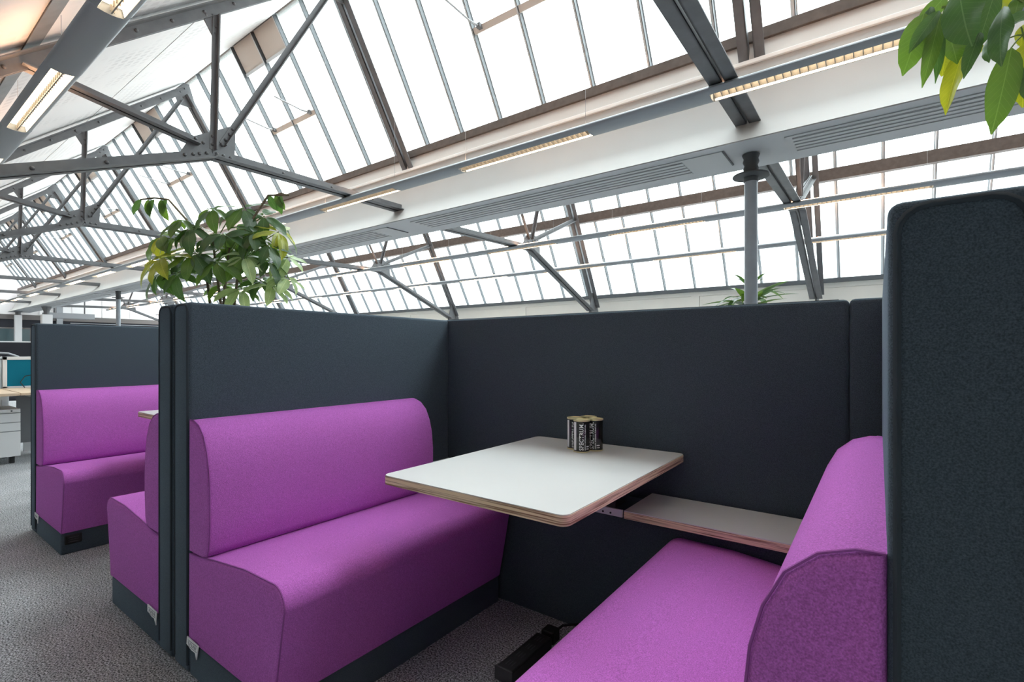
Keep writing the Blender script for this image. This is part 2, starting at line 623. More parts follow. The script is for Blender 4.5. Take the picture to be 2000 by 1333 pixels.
# ------------------------------------------------------------------ bulkhead round the valley gutter
prof = [(4.455, 2.90), (5.175, 2.90), (5.33, 3.10), (5.44, 3.80), (4.93, 3.93), (4.90, 3.68), (4.775, 3.70), (4.768, 3.68), (4.715, 3.40), (4.655, 3.14), (4.58, 3.02)]
bk = obj('ceiling_bulkhead', MB().prism(prof, 'x', XA + .2, XB), 'white_paint', smooth=25)
struct(bk, 'white boxed bulkhead around the roof gutter')
obj('soffit', MB().box(XA + .2, XB, 4.462, 5.168, 2.892, 2.9), 'soffit_paint', bk)
obj('upstand', MB().prism([(4.770, 3.66), (4.815, 3.66), (4.87, 3.93), (4.84, 3.93)], 'x', XA + .2, XB), 'upstand_paint', bk)
obj('lip', MB().box(XA + .2, XB, 4.742, 4.772, 3.668, 3.704), 'lip_highlight', bk, bevel=.004)
# long linear air grilles in the soffit
for i, x0 in enumerate([-1.10 - j * 4.46 for j in range(-2, 6)]):
    for (xa, xb) in ((x0 - 3.98, x0),):
        g = obj('air_grille', MB().box(xa, xb, 4.575, 4.965, 2.884, 2.893), 'grille_paint', bk)
        obj('end_gap', MB().box(xb - .004, xb + .01, 4.575, 4.965, 2.882, 2.893), 'grille_gap', g)
        for j in range(5):
            y = 4.615 + j * .072
            obj('grille_slot', MB().box(xa + .05, xb - .36, y, y + .012, 2.8815, 2.885), 'slot_grey', g)
            obj('grille_blade', MB().box(xa + .05, xb - .36, y + .02, y + .062, 2.878, 2.885), 'grille_paint', g)

# ------------------------------------------------------------------ roof trusses
RIV = MB().lathe([(.017, 0), (.0165, .006), (.012, .012), (.004, .0155)], seg=8).mesh('rivet', smooth=60)
RIV.materials.append(MATS['rivet_grey'])


def member(p0, p1, leg=.085, gap=.010, t=.011, flange='low', single=False):
    mb = MB()
    h = leg / 2
    for s in ((1,) if single else (1, -1)):
        a, b = sorted((s * gap, s * (gap + t)))
        mb.slab(p0, p1, -h, h, a, b)
        a, b = sorted((s * gap, s * (gap + leg)))
        if flange == 'low':
            mb.slab(p0, p1, -h, -h + t, a, b)
        else:
            mb.slab(p0, p1, h - t, h, a, b)
    return mb


def rivets(pts, parent, x=.012):
    for (y, z) in pts:
        r = link('rivet', RIV, None, parent, (x, y, z))
        r.rotation_euler = (0, R(90), 0)


def along(p, q, n, a=.1, b=.9):
    return [(p[0] + (q[0] - p[0]) * (a + (b - a) * i / (n - 1)), p[1] + (q[1] - p[1]) * (a + (b - a) * i / (n - 1))) for i in range(n)]


LAB1 = ['riveted grey roof truss crossing above the round column, first of its bay',
        'riveted grey roof truss over the front booth with its whole gusset plate showing',
        'second riveted roof truss behind the tall leafy plant, ridge plate in view',
        'third riveted roof truss along the booth bay towards the desks',
        'fourth riveted roof truss along the booth bay towards the desks',
        'fifth riveted roof truss along the booth bay, near the far gable',
        'last riveted roof truss of the booth bay, against the far gable']
LAB2 = ['grey steel roof truss of the second bay just beside the round column',
        'grey steel roof truss of the second bay with its foot above the booth corner',
        'grey steel roof truss of the second bay above the long booth partition',
        'third truss of the second bay, beside the tall leafy plant',
        'fourth truss of the second bay, seen behind the leafy plant',
        'fifth truss of the second bay, beside the slim far column',
        'last truss of the second bay, in front of the white gable boards']


def truss1(k):
    t = thing('roof_truss', LAB1[k], 'roof truss', (XK(k), 0, 0), 'trusses of the booth bay')
    N = (2.22, 3.115)
    foot = (-.80, N[1] - .405 * (N[0] + .80))
    ridge = (3.62, 5.745)
    r1 = ((-.88, 3.288 + SL * (-.88 - .731)), ridge)
    r2 = ((3.66, 5.67), (4.83, 3.73))
    ch = ((N[0], 3.125), (4.66, 3.143))
    o = obj('rafter', member(*r1, leg=.10, flange='high'), 'steel_grey', t)
    rv = k <= 3
    if rv:
        rivets(along(r1[0], r1[1], 11, .30, .92), o, .021)
    o = obj('glazing_rafter', member(*r2, leg=.085, gap=.022, flange='low'), 'steel_grey', t)
    if rv:
        rivets(along(r2[0], r2[1], 8, .1, .95), o, .033)
    o = obj('bottom_chord', member(ch[0], ch[1], leg=.09, flange='low'), 'steel_grey', t)
    if rv:
        rivets(along(ch[0], ch[1], 3, .3, .8), o, .021)
    o = obj('bottom_chord', member(foot, N, leg=.09, flange='low'), 'steel_grey', t)
    if rv:
        rivets(along(foot, N, 5, .1, .72), o, .021)
    obj('post', member((2.222, 3.16), (2.25, 4.53), leg=.055, gap=.006, flange='low', single=True), 'steel_grey', t)
    obj('strut', member((2.31, 3.24), (3.56, 5.55), leg=.062, gap=.006, single=True), 'steel_grey', t)
    obj('strut', member((2.10, 3.195), (.85, 3.40), leg=.07, gap=.006), 'steel_grey', t)
    g = obj('gusset_plate', MB().prism([(1.932, 3.035), (2.024, 3.22), (2.407, 3.463), (2.442, 3.413), (2.432, 3.11), (2.22, 3.09)], 'x', -.006, .012), 'steel_grey', t)
    if rv:
        rivets([(2.068, 3.217), (2.136, 3.2), (2.218, 3.291), (2.218, 3.21)], g, .012)
        rivets([(2.306, 3.232), (2.342, 3.297), (2.38, 3.367), (2.412, 3.43)], g, .018)
        rivets([(1.971, 3.028), (2.044, 3.056), (2.101, 3.080), (2.164, 3.106), (2.257, 3.127), (2.32, 3.129), (2.389, 3.127)], g, .021)
    g = obj('head_plate', MB().prism([(2.12, 4.47), (2.225, 4.30), (2.27, 4.30), (2.275, 4.62)], 'x', -.006, .010), 'steel_grey', t)
    if rv:
        rivets([(2.25, 4.33), (2.25, 4.40), (2.22, 4.50), (2.16, 4.47)], g, .010)
    g = obj('ridge_plate', MB().prism([(3.44, 5.66), (3.60, 5.86), (3.69, 5.86), (3.80, 5.50), (3.70, 5.46), (3.52, 5.46)], 'x', -.006, .016), 'steel_grey', t)
    if rv:
        rivets([(3.56, 5.52), (3.60, 5.60), (3.55, 5.68), (3.62, 5.76), (3.68, 5.66), (3.72, 5.56)], g, .016)
    return t


def truss2(k):
    t = thing('roof_truss', LAB2[k], 'roof truss', (XK(k), 0, 0), 'trusses of the second bay')
    N = (7.86, 3.13)
    obj('bottom_chord', member((5.30, 3.06), N, leg=.09), 'steel_grey', t)
    obj('bottom_chord', member(N, (10.36, 2.12), leg=.09), 'steel_grey', t)
    o = obj('glazing_rafter', member((8.70, 5.62), (10.62, 2.19), leg=.085, gap=.022), 'steel_grey', t)
    if k <= 1:
        rivets(along((8.70, 5.62), (10.62, 2.19), 14, .3, .97), o, .033)
    obj('rafter', member((5.42, 3.62), (8.66, 5.68), leg=.10, flange='high'), 'steel_grey', t)
    obj('strut', member((7.92, 3.28), (9.55, 4.02), leg=.07, gap=.006), 'steel_grey', t)
    obj('strut', member((7.80, 3.28), (7.04, 4.60), leg=.055, gap=.006, single=True), 'steel_grey', t)
    obj('strut', member((7.87, 3.30), (8.58, 5.55), leg=.055, gap=.006, single=True), 'steel_grey', t)
    g = obj('gusset_plate', MB().prism([(7.56, 3.09), (7.76, 3.38), (7.98, 3.40), (8.16, 3.30), (8.20, 2.95), (7.90, 3.04)], 'x', -.006, .012), 'steel_grey', t)
    if k <= 2:
        rivets([(7.78, 3.22), (7.86, 3.32), (7.92, 3.24), (8.0, 3.30), (8.08, 3.18), (7.7, 3.12)], g, .012)
    g = obj('foot_plate', MB().prism([(10.25, 2.02), (10.72, 2.02), (10.55, 2.50), (10.40, 2.50)], 'x', -.006, .016), 'steel_grey', t)
    if k <= 2:
        rivets([(10.55, 2.12), (10.53, 2.22), (10.50, 2.32), (10.47, 2.42)], g, .034)
    return t


for k in range(7):
    truss1(k)
    truss2(k)


# ------------------------------------------------------------------ suspended linear lights
def oval(w, t, n=20):
    return [(w / 2 * math.cos(2 * math.pi * i / n), t / 2 * math.sin(2 * math.pi * i / n)) for i in range(n)]


LAMP, PER, PH = 1.49, 2.49, -0.999


def light_row(name, label, y, z, na, nb, w=.20, t=.08, louvre=(), wires=(), spine=False):
    """z = underside; lamps n in na..nb (n counts away from the camera side)"""
    root = thing(name, label, 'light', (0, y, z), 'suspended linear lights')
    hz = t / 2
    full = MB().prism([(p[0], p[1] + hz) for p in oval(w, t)], 'x', 0, PER - LAMP).mesh('housing', smooth=40)
    full.materials.append(MATS['light_shell'])
    # lamp section: oval with an open trough in its underside
    hw = w * .31
    zt = t * .74
    top = [(w / 2 * math.cos(a), t / 2 * math.sin(a) + hz) for a in [math.pi * i / 10 for i in range(11)]]
    zb = hz - t / 2 * math.sqrt(max(0, 1 - (hw / (w / 2)) ** 2))
    zs = hz - t / 2 * math.sqrt(1 - .84 ** 2)
    sec = top + [(-w * .42, zs), (-hw, zb), (-hw + .010, zt), (hw - .010, zt), (hw, zb), (w * .42, zs)]
    lampm = MB().prism(sec, 'x', 0, LAMP).mesh('lamp_housing', smooth=40)
    lampm.materials.append(MATS['light_shell'])
    gl = MB()
    gl.box(.012, LAMP - .012, -hw + .013, hw - .013, zt - .008, zt - .001)
    for s in (-1, 1):
        gl.add([(.01, s * (hw - .002), zb + .003), (LAMP - .01, s * (hw - .002), zb + .003), (LAMP - .01, s * (hw - .0125), zt - .002), (.01, s * (hw - .0125), zt - .002)], [(0, 1, 2, 3)])
    gm = gl.mesh('lamp_tube')
    gm.materials.append(MATS['lamp_glow'])
    # upward light slot in the crown of the fitting
    um = MB().box(.05, LAMP - .05, -.035, .035, t - .004, t + .003).mesh('uplight')
    um.materials.append(MATS['uplight_glow'])
    bl = MB()
    nb_ = 30
    for i in range(nb_):
        xx = LAMP * (i + .5) / nb_
        y_in = -.010 if spine else -hw + .009
        bl.prism([(y_in, zb + .004), (.012, zb * .4), (.012, zt - .012), (y_in, zt - .012)], 'x', xx - .0025, xx + .0025)
    bl.box(.01, LAMP - .01, -.004, .004, zb * .25, zt - .012)
    bm_ = bl.mesh('louvre')
    bm_.materials.append(MATS['louvre_alu'])
    for n in range(na, nb + 1):
        x0 = PH - PER * n
        h = link('lamp_housing', lampm, None, root, (x0, 0, 0))
        link('lamp_tube', gm, None, h)
        link('uplight', um, None, h)
        if n in louvre:
            link('louvre', bm_, None, h)
        link('housing', full, None, root, (x0 + LAMP, 0, 0))
        if n in wires:
            for dx in (.05, LAMP - .05):
                obj('wire', MB().tube([(x0 + dx, 0, t - .002), (x0 + dx, 0, wires[n])], .0022, 5), 'wire', root)
    return root


light_row('linear_light', 'long grey suspended light hugging the white bulkhead, louvred lamps glowing', 3.85, 3.015, -1, 11, louvre=(-2, -1, 0, 1, 2, 3), wires={0: 2.2, 1: 2.2, 2: 2.2, 3: 2.2})
light_row('linear_light', 'big grey suspended light tube high over the booth entrance, under the sloping boards', .915, 3.045, -1, 11, louvre=(0, 1, 2, 3), wires={0: .42, 1: .42, 2: .42, 3: .42}, spine=True)
light_row('linear_light', 'slim suspended light line passing behind the round column, upper of two', 7.36, 3.0, -1, 11, louvre=(-1, 0, 1, 2, 3), wires={0: 1.4, 1: 1.4, 2: 1.4, 3: 1.4})
light_row('linear_light', 'slim suspended light line low against the far glazing, lower of two', 9.30, 2.885, -1, 11, louvre=(-1, 0, 1, 2), wires={2: .9, 3: .9})


# ------------------------------------------------------------------ columns under the bulkhead
def column(x, y, label, r=.054):
    t = thing('iron_column', label, 'column', (x, y, 0), 'round columns under the bulkhead')
    obj('shaft', MB().lathe([(r * 1.02, 0), (r, .3), (r, 2.66)], seg=24), 'column_grey', t, smooth=40)
    obj('base_ring', MB().lathe([(r * 1.7, 0), (r * 1.7, .03), (r * 1.2, .06)], seg=24), 'column_grey', t, smooth=40)
    c = obj('collar', MB().lathe([(r * 1.12, 2.645), (r * 1.12, 2.735)], seg=24), 'column_dark', t, smooth=40)
    obj('flange', MB().lathe([(r * 1.3, 2.685), (.148, 2.690), (.152, 2.697), (.148, 2.704), (r * 1.3, 2.706)], seg=32), 'column_dark', t, smooth=30)
    obj('neck', MB().lathe([(r * 1.05, 2.73), (r * 1.18, 2.76), (r * 1.0, 2.79), (r * 1.25, 2.82), (r * 1.1, 2.85), (r * 1.35, 2.884)], seg=20), 'column_dark', t, smooth=50)
    return t


column(-.912, 4.80, 'round grey iron column with a disc flange rising behind the booth back')
column(-17.64, 4.80, 'slim distant grey iron column beside the far end of the bulkhead')


# ------------------------------------------------------------------ booths
YFR = .737          # front plane of the booths
SOFA_L = 1.063      # seat length (front plane to ledge box)
PART_L = 1.325      # partition length (front plane to back screen)
PH_ = 1.322         # partition height


def arc(cx, cz, r, a0, a1, n):
    return [(cx + r * math.cos(R(a0 + (a1 - a0) * i / n)), cz + r * math.sin(R(a0 + (a1 - a0) * i / n))) for i in range(n + 1)]


SEAT = [(0, .122), (.572, .122)] + [(.590, .20), (.628, .405)] + arc(.572, .418, .06, -8, 82, 7)[0:] + [(.40, .474), (.20, .452), (.06, .432), (0, .428)]
CUSH = [(0, .440), (.10, .436), (.135, .446), (.150, .475), (.158, .56), (.158, .66), (.150, .74), (.134, .80), (.108, .852), (.070, .886), (.030, .900), (0, .901)]


def soft_prism(pts, y0, y1, r, sx):
    """extrude along y with rounded ends (outline shrinks towards each end)"""
    cx = sum(p[0] for p in pts) / len(pts)
    cz = sum(p[1] for p in pts) / len(pts)
    mb = MB()
    steps = []
    for i in range(5):
        a = R(90 * i / 4)
        steps.append((y0 + r * (1 - math.sin(a)), r * (1 - math.cos(a))))
    steps = [(s[0], s[1]) for s in reversed(steps)][::-1]
    seq = [(y0, r * .9), (y0 + r * .12, r * .45), (y0 + r * .45, r * .12), (y0 + r, 0)]
    mid = [(y0 + r + (y1 - y0 - 2 * r) * i / 6, 0) for i in range(1, 6)]
    seq = seq + mid + [(y0 + y1 - s[0], s[1]) for s in reversed(seq)]
    n = len(pts)
    vs = []
    for (y, ins) in seq:
        for i, p in enumerate(pts):
            a, b = pts[i - 1], pts[(i + 1) % n]
            t = Vector((b[0] - a[0], b[1] - a[1]))
            if t.length > 1e-9:
                t.normalize()
            nrm = Vector((t.y, -t.x))       # outline runs counter-clockwise
            vs.append((sx * (p[0] - nrm.x * ins), y, p[1] - nrm.y * ins))
    fs = [tuple(range(n)), tuple((len(seq) - 1) * n + i for i in range(n))]
    for j in range(len(seq) - 1):
        for i in range(n):
            fs.append((j * n + i, j * n + (i + 1) % n, (j + 1) * n + (i + 1) % n, (j + 1) * n + i))
    return mb.add(vs, fs)


def sofa(label, xf, sx, power=False):
    t = thing('booth_sofa', label, 'sofa', (xf, YFR, 0), 'high-backed purple booth sofas')
    # high upholstered back
    hb = obj('high_back', MB().box(-sx * .128 if sx > 0 else 0, 0 if sx > 0 else .128, 0, PART_L, .0, PH_), 'charcoal_wool', t, smooth=60, bevel=.014, bseg=4)
    xa, xb = (-.128 * sx, 0)
    i0 = .016
    e0 = .009
    pathp = [(-sx * e0, .001, .03), (-sx * e0, .001, PH_ - .039)]
    pathp += [(-sx * (e0 + .03 * (1 - math.cos(R(a_)))), .001, PH_ - .039 + .030 * math.sin(R(a_))) for a_ in (22, 45, 67, 90)]
    pathp += [(-sx * (.128 - e0 - .03 * (1 - math.cos(R(a_)))), .001, PH_ - .039 + .030 * math.sin(R(a_))) for a_ in (90, 67, 45, 22, 0)]
    pathp += [(-sx * (.128 - e0), .001, .03)]
    obj('piping', MB().tube(pathp, .0045, 6), 'charcoal_seam', hb, smooth=60)
    # seat with purple cover
    st = obj('seat', soft_prism(SEAT, .0, SOFA_L, .012, sx), 'purple_wool', t, smooth=50)
    seam = [(sx * p[0], .005, p[1]) for p in SEAT[1:]]
    obj('piping', MB().tube(seam, .0024, 5), 'purple_seam', st, smooth=60)
    cu = obj('back_cushion', soft_prism(CUSH, .0, SOFA_L - .01, .014, sx), 'purple_wool', t, smooth=50)
    seam = [(sx * (p[0] + .001), .006, p[1] + .001) for p in CUSH[1:]]
    obj('piping', MB().tube(seam, .0024, 5), 'purple_seam', cu, smooth=60)
    pl = obj('plinth', MB().box(min(0, sx * .566), max(0, sx * .566), .004, SOFA_L, 0, .1215), 'charcoal_wool', t, smooth=60, bevel=.006)
    # sewn-in white speech-bubble tag
    tg = MB().prism([(sx * a, b) for a, b in ((.004, .140), (.098, .136), (.080, .083), (.068, .104), (.04, .103), (.0, .112))] if sx > 0 else
                    [(sx * a, b) for a, b in ((.098, .140), (.004, .136), (.010, .083), (.030, .104), (.05, .103), (.098, .112))], 'y', -.006, -.003)
    tg = obj('sewn_tag', tg, 'tag_white', t)
    for za in (.131, .110):
        obj('print_rule', MB().box(min(sx * .014, sx * .084), max(sx * .014, sx * .084), -.0068, -.0058, za, za + .0012), 'tag_grey', tg)
    for i in range(6):
        xx = sx * (.020 + i * .0115)
        s = .004 if i % 2 else -.004
        obj('print_stroke', MB().tube([(xx - s * .6, -.0066, .1155), (xx + s * .6, -.0066, .127)], .0009, 4), 'tag_grey', tg)
    if power:
        pm = obj('power_module', MB().box(min(sx * .5665, sx * .574), max(sx * .5665, sx * .574), .02, .095, .055, .107), 'black_plastic', t, bevel=.004)
        for j in range(3):
            obj('socket_slot', MB().box(min(sx * .574, sx * .5755), max(sx * .574, sx * .5755), .035, .08, .066 + j * .012, .069 + j * .012), 'mid_plastic', pm)
    return t


XL1, XR1 = -1.968, .008
XL2, XR2 = -4.252, -2.243
sofa('purple high-backed booth sofa with its long seat beside the plywood table', XL1, 1)
sofa('purple high-backed booth sofa closest to the camera, its tall charcoal end panel cropped', XR1, -1)
sofa('purple booth sofa of the further booth, beside the desks, power module in its plinth', XL2, 1, True)
sofa('purple booth sofa of the further booth, back to back with the front booth', XR2, -1)


def screen(label, xl, xr, gap0, gap1):
    t = thing('booth_screen', label, 'screen', (xl, YFR + PART_L, 0), 'booth back screens')
    W = xr - xl
    w0 = .092
    y0 = -.002
    p = obj('panel', MB().box(-.126, W - w0 + .001, 0.0, .10, 0, PH_ + .003), 'charcoal_wool', t, smooth=60, bevel=.016, bseg=3)
    obj('piping', MB().tube([(.01, .014, PH_ + .001), (W - w0 - .03, .014, PH_ + .001), (W - w0 - .008, .012, PH_ - .02), (W - w0 - .006, .006, .55)], .004, 6), 'charcoal_seam', p, smooth=60)
    obj('backing', MB().box(W - w0 - .06, W - w0 + .06, .03, .09, 0, PH_ - .02), 'charcoal_wool', t)
    obj('corner_panel', MB().box(W - w0 + .002, W + .126, 0.0, .10, 0, PH_ + .004), 'charcoal_wool', t, smooth=60, bevel=.016, bseg=3)
    obj('ledge_box', MB().box(.004, W - .004, -.244, -.004, 0, .512), 'charcoal_wool', t, smooth=60, bevel=.006)
    for xa, xb in ((.006, gap0), (gap1, W - .006)):
        lg = obj('ledge', MB().box(xa, xb, -.302, -.012, .5135, .5405), 'plywood', t, bevel=.002)
        obj('laminate_top', MB().box(xa + .001, xb - .001, -.3005, -.0125, .5405, .5435), 'laminate', lg)
    return t


screen('charcoal upholstered back screen with plywood ledge behind the front booth table', XL1, XR1, .98, 1.193)
screen('charcoal upholstered back screen of the further booth, mostly hidden', XL2, XR2, 1.00, 1.21)


def rrect(x0, x1, y0, y1, r, n=5):
    pts = []
    for cx, cy, a in ((x1 - r, y1 - r, 0), (x0 + r, y1 - r, 90), (x0 + r, y0 + r, 180), (x1 - r, y0 + r, 270)):
        pts += [(cx + r * math.cos(R(a + 90 * i / n)), cy + r * math.sin(R(a + 90 * i / n))) for i in range(n + 1)]
    return pts


def table(label, x0, x1, y0, y1, z):
    cx = (x0 + x1) / 2
    t = thing('booth_table', label, 'table', (cx, y1, 0), 'cantilevered booth tables')
    w = (x1 - x0) / 2
    d = y1 - y0
    tp = obj('tabletop', MB().prism(rrect(-w, w, -d, 0, .026), 'z', z - .030, z - .0025), 'plywood', t, smooth=40)
    obj('laminate_top', MB().prism(rrect(-w + .0015, w - .0015, -d + .0015, -.0015, .025), 'z', z - .0025, z), 'laminate', tp, smooth=40)
    ps = obj('post', MB().box(.045, .145, -.20, -.10, .5125, z - .030), 'mid_plastic', t, bevel=.004)
    obj('bracket', MB().box(.082, .208, -.279, -.270, .512, .540), 'office_white', t, bevel=.001)
    br = t.children[-1]
    for xx in (.128, .160):
        s = obj('screw', MB().lathe([(.0042, 0), (.0035, .003)], seg=8), 'black_plastic', br, loc=(xx, -.2785, .522))
        s.rotation_euler = (R(90), 0, 0)
    obj('batten', MB().box(.035, .068, -.285, -.255, .510, .537), 'plywood', t)
    return t


table('white laminate booth table with plywood edges in the front booth, cans on it', -1.352, -.636, 1.092, 2.05, .728)
table('white laminate booth table glimpsed in the further booth', -3.70, -2.96, 1.10, 2.04, .772)


# ------------------------------------------------------------------ cans on the table
def text_mesh(body, size, bold, name):
    cu = bpy.data.curves.new(name, 'FONT')
    cu.body = body
    cu.size = size
    cu.offset = bold
    cu.resolution_u = 2
    cu.align_x = 'LEFT'
    o = bpy.data.objects.new(name, cu)
    C.objects.link(o)
    bpy.context.view_layer.update()
    me = bpy.data.meshes.new_from_object(o)
    bpy.data.objects.remove(o)
    return me


CR, CH = .0335, .134


def wrap_text(body, length, height, ang, z0, bold):
    """text running up the can, wrapped round its side at angle ang"""
    me = text_mesh(body, 1.0, bold, 'print')
    xs = [v.co.x for v in me.vertices]
    ys = [v.co.y for v in me.vertices]
    x0, x1, y0, y1 = min(xs), max(xs), min(ys), max(ys)
    bm = bmesh.new()
    bm.from_mesh(me)
    bmesh.ops.triangulate(bm, faces=bm.faces)
    bm.to_mesh(me)
    bm.free()
    for v in me.vertices:
        along_ = (v.co.x - x0) / (x1 - x0) * length
        across = (v.co.y - y0) / (y1 - y0) * height
        a = ang - across / CR          # letter tops point to smaller angle (left seen from outside)
        r = CR + .0006
        v.co = (r * math.cos(a), r * math.sin(a), z0 + along_)
    return me


def can(label, x, y, face):
    """face: direction (radians) the wordmark looks towards"""
    t = thing('tin_can', label, 'can', (x, y, .728), 'black cans on the table')
    b = obj('body', MB().lathe([(CR - .0005, .005), (CR, .007), (CR, CH - .006), (CR - .0005, CH - .005)], seg=40), 'can_black', t, smooth=40)
    obj('base_rim', MB().lathe([(CR - .002, 0), (CR + .0012, .001), (CR + .0012, .0045), (CR - .001, .006)], seg=40), 'gold_tin', t, smooth=40)
    obj('lid', MB().lathe([(CR - .001, CH - .007), (CR + .0014, CH - .005), (CR + .0014, CH), (CR - .002, CH + .0005), (CR - .004, CH - .003), (CR - .012, CH - .0035), (CR - .015, CH - .002), (.004, CH - .002)], seg=40), 'gold_tin', t, smooth=50)
    wm = wrap_text('SPECTRUM.', .112, .0178, face + .22, .010, .018)
    link('wordmark', wm, 'print_white', b)
    sm = wrap_text('DESIGN. INTERIORS. FURNITURE.', .106, .0052, face + .50, .011, .02)
    link('strapline', sm, 'print_white', b)
    for j, zz in enumerate((.014, .023)):
        s = wrap_text('.', .004 if j == 0 else .005, .016, face + 1.02, zz, 0)
        link('small_print', s, 'print_white', b)
    # white stripe on the can side
    a0 = face - .72
    vs = []
    for i in range(6):
        a = a0 - .46 * i / 5
        vs += [((CR + .0005) * math.cos(a), (CR + .0005) * math.sin(a), .010), ((CR + .0005) * math.cos(a), (CR + .0005) * math.sin(a), CH - .009)]
    st = MB().add(vs, [(2 * i, 2 * i + 2, 2 * i + 3, 2 * i + 1) for i in range(5)])
    obj('white_stripe', st, 'print_white', b, smooth=60)
    return t


FA = math.atan2(-1.84, .998)      # from the cans towards the camera
can('black can with white wordmark and gold lid, frontmost of the four', -.996, 1.838, FA + .02)
can('black can with white wordmark, on the ledge side of the frontmost can', -.966, 1.899, FA - .38)
can('black can partly hidden behind the frontmost can, on the long seat side', -1.050, 1.880, FA - .10)
can('black can at the back of the cluster, only its gold lid showing', -1.018, 1.942, FA + 2)

# ------------------------------------------------------------------ floor power strip under the near seat
t = thing('power_strip', 'black power strip on the carpet under the table', 'power strip', (-1.045, 1.50, 0))
ps = obj('case', MB().box(-.035, .035, -.13, .13, .001, .045), 'black_plastic', t, bevel=.006)
for yy in (-.09, -.03, .03, .09):
    for dx in (-.012, 0, .012):
        obj('socket_slot', MB().box(dx - .0015, dx + .0015, yy - .015, yy + .015, .0448, .0456), 'mid_plastic', ps)
obj('end_cap', MB().box(-.037, .037, -.136, -.13, .001, .047), 'mid_plastic', t)
obj('plug', MB().box(-.028, .028, .145, .20, .001, .05), 'black_plastic', t, bevel=.006)
obj('cable', MB().tube([(0, .20, .02), (.01, .25, .03), (.06, .29, .035), (.12, .28, .03), (.16, .22, .02)], .005, 6), 'black_plastic', t, smooth=60)


# ------------------------------------------------------------------ plants
def leaf_mesh(name, L, W, fold, droop, wav=0.0, tip=1.0):
    """one leaf along +x, arching down; two strips each side of a folded midrib, drawn-out tip"""
    n = 11
    vs, fs = [], []
    for i in range(n + 1):
        u = i / n
        w = W / 2 * math.sin(math.pi * u ** .85) ** .7
        if u > .82:
            w *= .35 + .65 * ((1 - u) / .18) ** .9
        w = max(w, W * .018)
        x = L * u * (1 - .22 * abs(droop) * u * u)
        z = -L * droop * u * u * .55
        wob = wav * math.sin(u * 11.0)
        for k in (1, .55, 0, -.55, -1):
            up = abs(k) * w * fold - (abs(k) > .9) * w * .10
            e = wob * w * (k if k > 0 else .8 * k) * (1 if k > 0 else math.cos(u * 5))
            vs.append((x, w * k, z + up + e))
    for i in range(n):
        for k in range(4):
            a = 5 * i + k
            fs.append((a, a + 5, a + 6, a + 1))
    me = bpy.data.meshes.new(name)
    me.from_pydata(vs, [], fs)
    for p in me.polygons:
        p.use_smooth = True
    return me


LEAF_MATS = ['leaf_dark', 'leaf_dark', 'leaf_mid', 'leaf_mid', 'leaf_backlit', 'leaf_pale']
LEAVES = []
for i, mn in enumerate(['leaf_dark', 'leaf_mid', 'leaf_backlit', 'leaf_pale']):
    for j, (fo, dr, wv) in enumerate(((.25, .35, .10), (.45, .6, .06), (.12, .9, .16))):
        me = leaf_mesh('leaf', 1.0, .42 if j != 1 else .36, fo, dr, wv)
        me.materials.append(MATS[mn])
        LEAVES.append((mn, me))


def pick(mn, rnd):
    return rnd.choice([m for a, m in LEAVES if a == mn])


def frame_leaf(o, base, tipdir, normal, size):
    """place a unit leaf: local x along tipdir, local z near normal"""
    x = Vector(tipdir).normalized()
    z = Vector(normal) - x * Vector(normal).dot(x)
    if z.length < 1e-4:
        z = Vector((0, 0, 1)) - x * x.z
    z.normalize()
    y = z.cross(x)
    m = Matrix((x, y, z)).transposed()
    o.rotation_euler = m.to_euler()
    o.location = base
    o.scale = (size, size, size)


def umbrella(root, hub, axis, n, size, rnd, mats, spread=1.0):
    """one palmate cluster: n leaflets radiating from hub"""
    axis = Vector(axis).normalized()
    side = axis.cross(Vector((0, 0, 1)))
    if side.length < .1:
        side = Vector((1, 0, 0))
    side.normalize()
    fwd = side.cross(axis)
    mn = rnd.choice(mats)
    for i in range(n):
        a = 2 * math.pi * (i + rnd.uniform(-.25, .25)) / n
        out = side * math.cos(a) + fwd * math.sin(a)
        d = out * spread + axis * rnd.uniform(-.05, .35) + Vector((0, 0, -.42))
        s = size * rnd.uniform(.75, 1.12)
        m2 = mn if rnd.random() < .7 else rnd.choice(mats)
        o = link('leaf', pick(m2, rnd), None, root)
        nrm = axis * .9 + out * .35 + Vector((rnd.uniform(-.3, .3), rnd.uniform(-.3, .3), rnd.uniform(0, .3)))
        frame_leaf(o, Vector(hub) + Vector(d).normalized() * (.10 * s), d, nrm, s)


def pot(root, r, h):
    obj('pot', MB().lathe([(r * .78, 0), (r * .82, .02), (r, h), (r * .93, h), (r * .92, h - .04)], seg=28), 'pot_grey', root, smooth=40)
    obj('soil', MB().lathe([(r * .5, h - .09), (r * .9, h - .05), (r * .1, h - .035)], seg=20), 'soil', root, smooth=60)


# tall umbrella plant beyond the further booth
rnd = random.Random(21)
PX, PY = -4.93, 2.12
pl = thing('umbrella_plant', 'tall bushy umbrella plant rising behind the long charcoal partition', 'plant', (PX, PY, 0), 'umbrella plants')
pot(pl, .20, .42)
stems = [((-.10, -.03), (-.16, -.10, 2.05)), ((-.02, .03), (-.04, -.06, 2.2)), ((.06, -.02), (.12, .02, 2.1)), ((.10, .05), (.20, .10, 1.95))]
for (bx, by), (tx, ty, tz) in stems:
    pts = [(bx * .6, by * .6, .36), (bx, by, .9), (bx * 1.1, by, 1.4), ((bx + tx) / 2, (by + ty) / 2, 1.8), (tx, ty, tz)]
    obj('stem', MB().tube(pts, [.016, .015, .013, .012, .008], 7), 'bark', pl, smooth=60)
